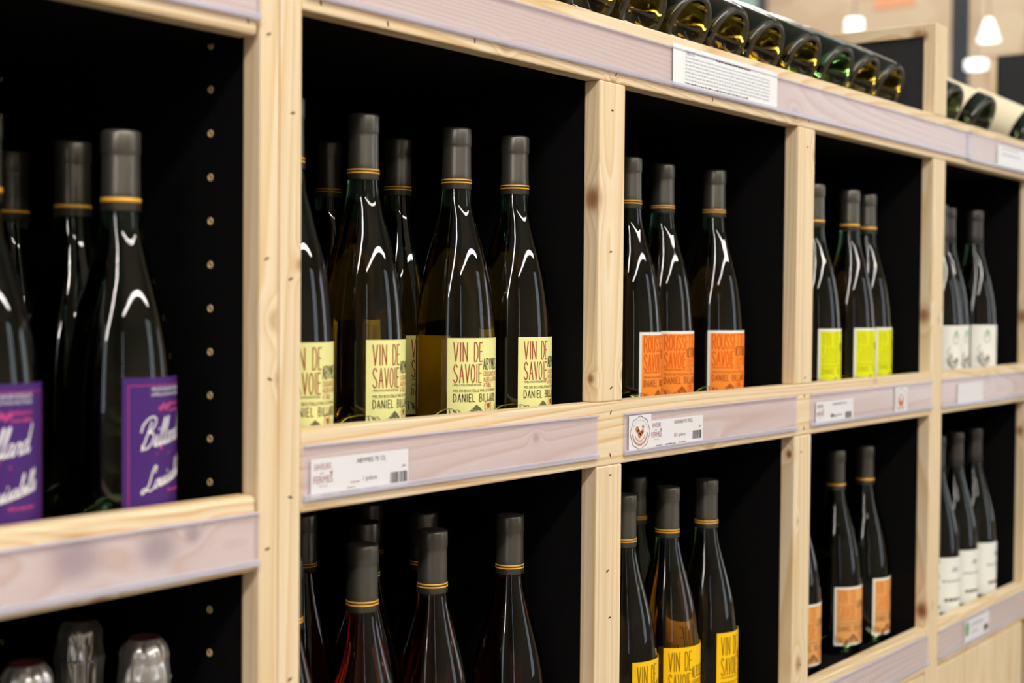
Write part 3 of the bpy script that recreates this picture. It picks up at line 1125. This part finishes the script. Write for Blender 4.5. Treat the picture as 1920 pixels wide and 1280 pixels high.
# --- purple labels
PUF = mat('purple_label', srgb(72, 36, 112), .5, spec=.3)
PKI = mat('magenta_ink', srgb(190, 70, 130), .5, spec=.2)
WHI = mat('white_ink', srgb(240, 234, 240), .5, spec=.2)
RP = .0405
WP = 2 * HALF * RP
P = Print()
for v in (.0945,):
    P.rect(.0040, v, WP - .004, v + .0006, PKI, 1, 20)
P.rect(.0040, .004, .0046, .0945, PKI, 1)
P.rect(WP - .0046, .004, WP - .004, .0945, PKI, 1)
P.text('VIN DE SAVOIE MONDEUSE', .0215, .0905, .036, .0030, WHI)
P.text('APPELLATION PROTEGEE', .0215, .0868, .036, .0022, WHI)
for i in range(4):
    P.disc(.0300 + i * .003, .0775 + (i % 2) * .002, .0022, PKI, n=8)
dashes(P, .040, .0795, .018, .0024, PKI, 3)
dashes(P, .040, .0745, .018, .0024, PKI, 4)
P.script('Billard', .0140, .0480, .040, .0088, WHI, .0011, slope=.14)
P.poly([(.010, .0455), (.030, .0495), (.052, .0530), (.031, .0470)], PKI)
P.rect(.026, .0435, .040, .0448, PKI)
P.script('Louisabelle', .0170, .0170, .044, .0066, WHI, .0010, slope=.24)
dashes(P, .038, .0150, .022, .0022, PKI, 8)
pu = make_bottle('wine_bottle', 'purple label red wine bottle beside the wall with pin holes', 'purple label wine bottles', RP, .2957, G_DARK, CAPS, SGL,
                 (.012, .1125, HALF, PUF, P), None, (.676, .064, FL1 - .042), rad(18))
dup(pu, (.700, .157, FL1 - .042), rad(30), 'purple label bottle in the second line, between two front ones')
dup(pu, (.7135, .262, FL1 - .042), rad(0), 'purple label bottle farthest back in the cell')
dup(pu, (.558, .064, FL1 - .042), rad(-6), 'purple label bottle cut by the photo edge')

# --- lower row: rose, plain labels hidden below
R1 = .041
H1 = .305
ROS_M = mat('pale_pink_label', srgb(232, 196, 188), .55, spec=.3)
W1 = 2 * HALF * R1
P = label_abymes(W1, .095, RB, BK, RED, 'VIN DE', 'SAVOIE', 'ROSE', amts=GRY)
rs = make_bottle('rose_bottle', 'rose wine bottle in the front line, nearest the double post but one', 'rose wine bottles', R1, H1, G_ROSE, CAPS, DBL,
                 (.015, .110, HALF, ROS_M, P), None, (.942, .064, FL2), rad(8))
dup(rs, (1.045, .068, FL2), 0, 'rose wine bottle in the middle of the front line')
dup(rs, (1.171, .070, FL2), 0, 'rose wine bottle nearest the middle pine post')
dup(rs, (.847, .064, FL2), 0, 'rose wine bottle mostly hidden by the double post')
dup(rs, (1.040, .240, FL2), 0, 'rose wine bottle farthest back by the double post, dim neck only')
dup(rs, (1.130, .153, FL2), 0, 'rose wine bottle in the second line, just behind the middle one')
dup(rs, (1.042, .154, FL2), 0, 'rose wine bottle in the second line, behind the leftmost full bottle')
dup(rs, (1.142, .240, FL2), 0, 'rose wine bottle farthest back, seen between two front necks')

# --- lower row: bright yellow labels
YEL_M = mat('sun_yellow_label', srgb(252, 200, 16), .55, spec=.3)
YB = mat('mustard_brown_ink', srgb(128, 88, 10), .6, spec=.2)
P = label_abymes(W1, .100, YB, YB, YB, 'VIN DE', 'SAVOIE', 'ALTESSE', amts=YB)
ly = make_bottle('wine_bottle', 'bright yellow label bottle touching the pine post in the lower row', 'bright yellow label wine bottles', R1, H1, G_AMBER, CAPS, DBL,
                 (.019, .119, HALF, YEL_M, P), (.019, .119, rad(40), YEL_M), (1.385, .067, FL2), rad(12))
dup(ly, (1.477, .064, FL2), rad(-9), 'bright yellow label bottle, middle of the front three')
dup(ly, (1.572, .064, FL2), rad(14), 'bright yellow label bottle farthest from the post, label seen side-on')
dup(ly, (1.541, .150, FL2), rad(0), 'dark bottle behind the bright yellow label bottles')

# --- lower row: peach labels with a white edge
PEF = mat('peach_print', srgb(236, 168, 98), .55, spec=.3)
PE1 = mat('terracotta_label_ink', srgb(222, 128, 58), .6, spec=.2)
PE2 = mat('umber_ink', srgb(150, 104, 66), .6, spec=.2)
P = label_abymes(W1, .0880, PE1, PE2, PE1, 'VIN DE', 'SAVOIE', 'GAMAY', WHT, PEF, PE2, sw=.0012)
lp = make_bottle('wine_bottle', 'peach label wine bottle cut off by the pine post', 'peach label wine bottles', R1, H1, G_DARK, CAPS, SGL,
                 (.0145, .1025, HALF, WHT, P), None, (1.866, .088, FL2), rad(-5))
dup(lp, (2.025, .095, FL2), rad(-11), 'peach label wine bottle whose whole label shows')
dup(lp, (2.118, .088, FL2), rad(8), 'peach label wine bottle nearest the right-hand pine post')

# --- lower row, last cell: tall white labels, dark wine
P = Print()
WL = 2 * rad(75) * R1
for uu in (WL * .5,):
    for i, (a, b) in enumerate(((-.006, .0), (-.002, .003), (.002, -.001), (.005, .002))):
        P.poly([(uu + a, .068 + b), (uu + a + .004, .069 + b), (uu + a + .002, .074 + b)], INK)
    P.rect(uu - .020, .0555, uu + .020, .0563, SK2)
    dashes(P, uu - .024, .051, .048, .0026, SK1, 2)
    dashes(P, uu - .020, .018, .040, .0050, SK2, 5, .004)
lw = make_bottle('wine_bottle', 'white label dark bottle, only its label edge past the post', 'plain white label wine bottles', R1, H1, G_DARK, CAPSD, ((.018, .026), (.029, .0312)),
                 (.012, .104, rad(75), WHT, P), None, (2.268, .064, FL2), rad(0), bandmat=SILVER)
dup(lw, (2.362, .0645, FL2), rad(-18), 'white label dark bottle next to the continuous post, emblem in view')
dup(lw, (2.455, .066, FL2), rad(-12), 'white label dark bottle, third along from the post')
dup(lw, (2.555, .067, FL2), rad(0), 'white label dark bottle farthest from the post')

# --- sparkling bottles with silver hoods


def sparkling(label, loc, rotz):
    t = thing('sparkling_bottle', label, 'sparkling wine', loc, 'silver hooded sparkling bottles', rotz)
    H, R = .319, .043
    pr = sm([(0, .03), (.02, .02), (.034, .001), (.038, 0), (.042, .004), (R, .012)], 3) + [(R, .13)] + sm([(R, .15), (.041, .17), (.034, .20), (.026, .225), (.019, .25), (.0165, .27), (.0155, .30), (.0150, .312)], 3) + [(0, .312)]
    obj('glass', lathe(pr, 56), G_DARK, t, True)
    prof = [(0, H), (.0105, H), (.0122, H - .0006), (.0165, H - .006), (.0182, H - .012), (.0180, H - .017), (.0186, H - .021), (.0193, H - .026), (.0198, H - .032), (.0188, H - .040), (.0184, H - .055), (.0195, H - .075), (.0225, H - .088), (.0265, H - .100)]
    rr_ = random.Random(int(loc[0] * 1000))
    ph = [rr_.uniform(0, 6.28) for _ in range(6)]

    def crinkle(i, k, r, z):
        a = 2 * pi * k / 72
        if r < .013:
            return r, z
        w_ = .0006 * sin(7 * a + ph[0] + i * .12) + .0004 * sin(11 * a + ph[1] - i * .15) + .00025 * sin(19 * a + ph[2] + i * .2)
        return r + w_, z + .0003 * sin(5 * a + ph[3] + i)
    obj('foil_hood', lathe(sm(prof, 3), 72, crinkle), SILVER, t, True)
    obj('hood_disc', lathe([(0, H + .0004), (.0085, H + .0004), (.0100, H + .0009), (.0116, H + .0008), (.0120, H - .0004)], 36), PLAQUE, t, True)
    bm = bmesh.new()
    b2 = lathe([(.0197, H - .0300), (.0206, H - .0306), (.0206, H - .0316), (.0197, H - .0322)], 48)
    vm = [bm.verts.new(v.co) for v in b2.verts]
    b2.verts.index_update()
    for f in b2.faces:
        bm.faces.new([vm[v.index] for v in f.verts])
    b2.free()
    for q in range(4):
        a = q * pi / 2 + .4
        pts = [(.0124, H - .0004), (.0172, H - .006), (.0192, H - .014), (.0199, H - .022), (.0205, H - .031)]
        for (r0, z0), (r1, z1) in zip(pts[:-1], pts[1:]):
            w_ = .0005
            tx, ty = -sin(a) * w_, cos(a) * w_
            quad = [bm.verts.new((r_ * cos(a) + s_ * tx, r_ * sin(a) + s_ * ty, z_)) for r_, z_, s_ in ((r0, z0, -1), (r0, z0, 1), (r1, z1, 1), (r1, z1, -1))]
            bm.faces.new(quad)
    obj('wire_cage', bm, SILVER, t)
    return t


ZS = .721
sparkling('silver hooded sparkling bottle nearest the pin hole wall', (.7005, .0665, ZS), 0)
sparkling('silver hooded sparkling bottle cut by the photo corner', (.597, .068, ZS), 1)
sparkling('silver hooded sparkling bottle in the second line, foil crumpled', (.708, .159, ZS), 2)

# --- bottles lying on the sloped top, bases to the front
RT, HT = .046, .31


def lying(name, label, group, glass, label_mat=None):
    t = thing(name, label, 'lying bottle', (0, 0, 0), group)
    pr = bottle_prof(RT, HT)
    k = RT / .041
    pr[0:8] = [(0, .030), (.010 * k, .028), (.020 * k, .018), (.0275 * k, .006), (.0318 * k, .0012), (.0352 * k, .0), (.0392 * k, .0026), (RT, .010)]
    pf = refine(pr)

    def knurl(i, kk, r, z):
        if .0325 * k < r < .0378 * k and z < .004:
            return r, z - (.0007 if kk % 2 else 0)
        return r, z
    g_ = obj('glass', lathe(pf, 120, knurl), None, t, True, mats=[glass, RIM])
    for p in g_.data.polygons:
        r_ = math.hypot(p.center.x, p.center.y)
        if p.center.z < .004 and .0312 * k < r_ < .0385 * k:
            p.material_index = 1
    capsule(HT, CAPSD, None, t)
    if label_mat:
        obj('label', label_sheet(RT, rad(150), .028, .135, 48), label_mat, t)
    return t


UPV = Vector((0, -sin(SL), cos(SL)))


def lie_loc(x):
    c = Vector((x, .015, 1.665)) - UPV * RT
    return (c.x, c.y, c.z)


LROT = (-(pi / 2 - SL), 0, 0)
tops = [x + .024 for x in (1.145, 1.240, 1.341, 1.4435, 1.538, 1.636, 1.746, 1.853, 1.946, 2.040)]
ORD = ['first', 'second', 'third', 'fourth', 'fifth', 'sixth', 'seventh', 'eighth', 'ninth', 'last']
base_l = None
for i, x in enumerate(tops):
    lab = 'dark glass bottle lying base out on the shelf top, %s along toward the divider' % ORD[i]
    if i == 9:
        lab = 'bottle lying base out on the shelf top, right beside the charcoal divider'
    if base_l is None:
        base_l = lying('lying_wine_bottle', lab, 'bottles lying on the sloped shelf top', G_TOP)
        base_l.location = lie_loc(x)
        base_l.rotation_euler = LROT
    else:
        b = dup(base_l, lie_loc(x), LROT, lab)
        if i in (7,):
            for ch in b.children:
                if ch.name.startswith('glass'):
                    ch.data = ch.data.copy()
                    ch.data.materials[0] = mat('bottle_green_glass', (.12, .28, .08), .02, trans=1.0, ior=1.5)
CRM = noisy('cream_label_paper', srgb(228, 214, 186), srgb(236, 224, 198), 12, .6, spec=.3)
c1 = lying('lying_wine_bottle', 'lying bottle with cream label just past the divider, half hidden', 'cream label bottles lying past the divider', G_DARK, CRM)
c1.location = lie_loc(2.320)
c1.rotation_euler = LROT
dup(c1, lie_loc(2.482), LROT, 'lying bottle with cream label, second past the divider')
dup(c1, lie_loc(2.755), LROT, 'lying bottle with cream label at the photo edge past the divider')

# ------------------------------------------------------------------ the hall behind
STEEL = mat('dark_steel', srgb(62, 66, 72), .35, metal=.4)
st = obj('column', box(-.068, .068, -.068, .068, 0, 5.6, .004), STEEL)
st.location = (11.0, 3.160, 0)
st.rotation_euler = (0, 0, rad(20))
struct(st)
LAMPW = mat('lit_lamp_shade', (.9, .9, .9), .5)
LAMPW.node_tree.nodes['Principled BSDF'].inputs['Emission Color'].default_value = (1, .98, .96, 1)
LAMPW.node_tree.nodes['Principled BSDF'].inputs['Emission Strength'].default_value = 1.6


def pendant(x, y, z0, z1, r0, r1, label):
    t = thing('pendant_lamp', label, 'lamp', (x, y, z0))
    h = z1 - z0
    obj('lamp_shade', lathe([(r0 * .9, .004), (r0, 0), (r1, h), (r1 * .4, h + .01), (r1 * .4, h), (r1 * .9, h - .01), (r0 * .9, .004)], 28), LAMPW, t, True)
    obj('cord', lathe([(.004, h), (.004, 5.6 - z0)], 6), STEEL, t)
    return t


pendant(11.15, 2.990, 3.385, 3.555, .092, .028, 'white cone lamp glowing between the dark column and the tall shelf')
pendant(10.8, 2.960, 3.118, 3.182, .086, .086, 'short white drum lamp low beside the dark column')
pendant(11.0, 4.041, 3.545, 3.650, .078, .070, 'white drum lamp above the pine divider frame')
POST_M = mat('salmon_poster', srgb(232, 168, 128), .7)
tag(cbox('wall_poster', 12.985, 13.0, 4.33, 4.72, 4.14, 4.55, POST_M), 'faded salmon poster high on the beige stone wall', 'poster')
TEAL = noisy('teal_frosted_glass', srgb(150, 184, 176), srgb(172, 198, 190), 6, .3)
wn = struct(cbox('window_3', 12.97, 13.0, 5.86, 6.26, 4.0, 5.2, FRAME))
cbox('pane', 12.96, 12.972, 5.96, 6.24, 4.03, 5.17, TEAL)
bpy.data.objects['pane.002'].parent = wn
bpy.data.objects['pane.002'].location = Vector((12.966, 6.10, 4.6)) - wn.location
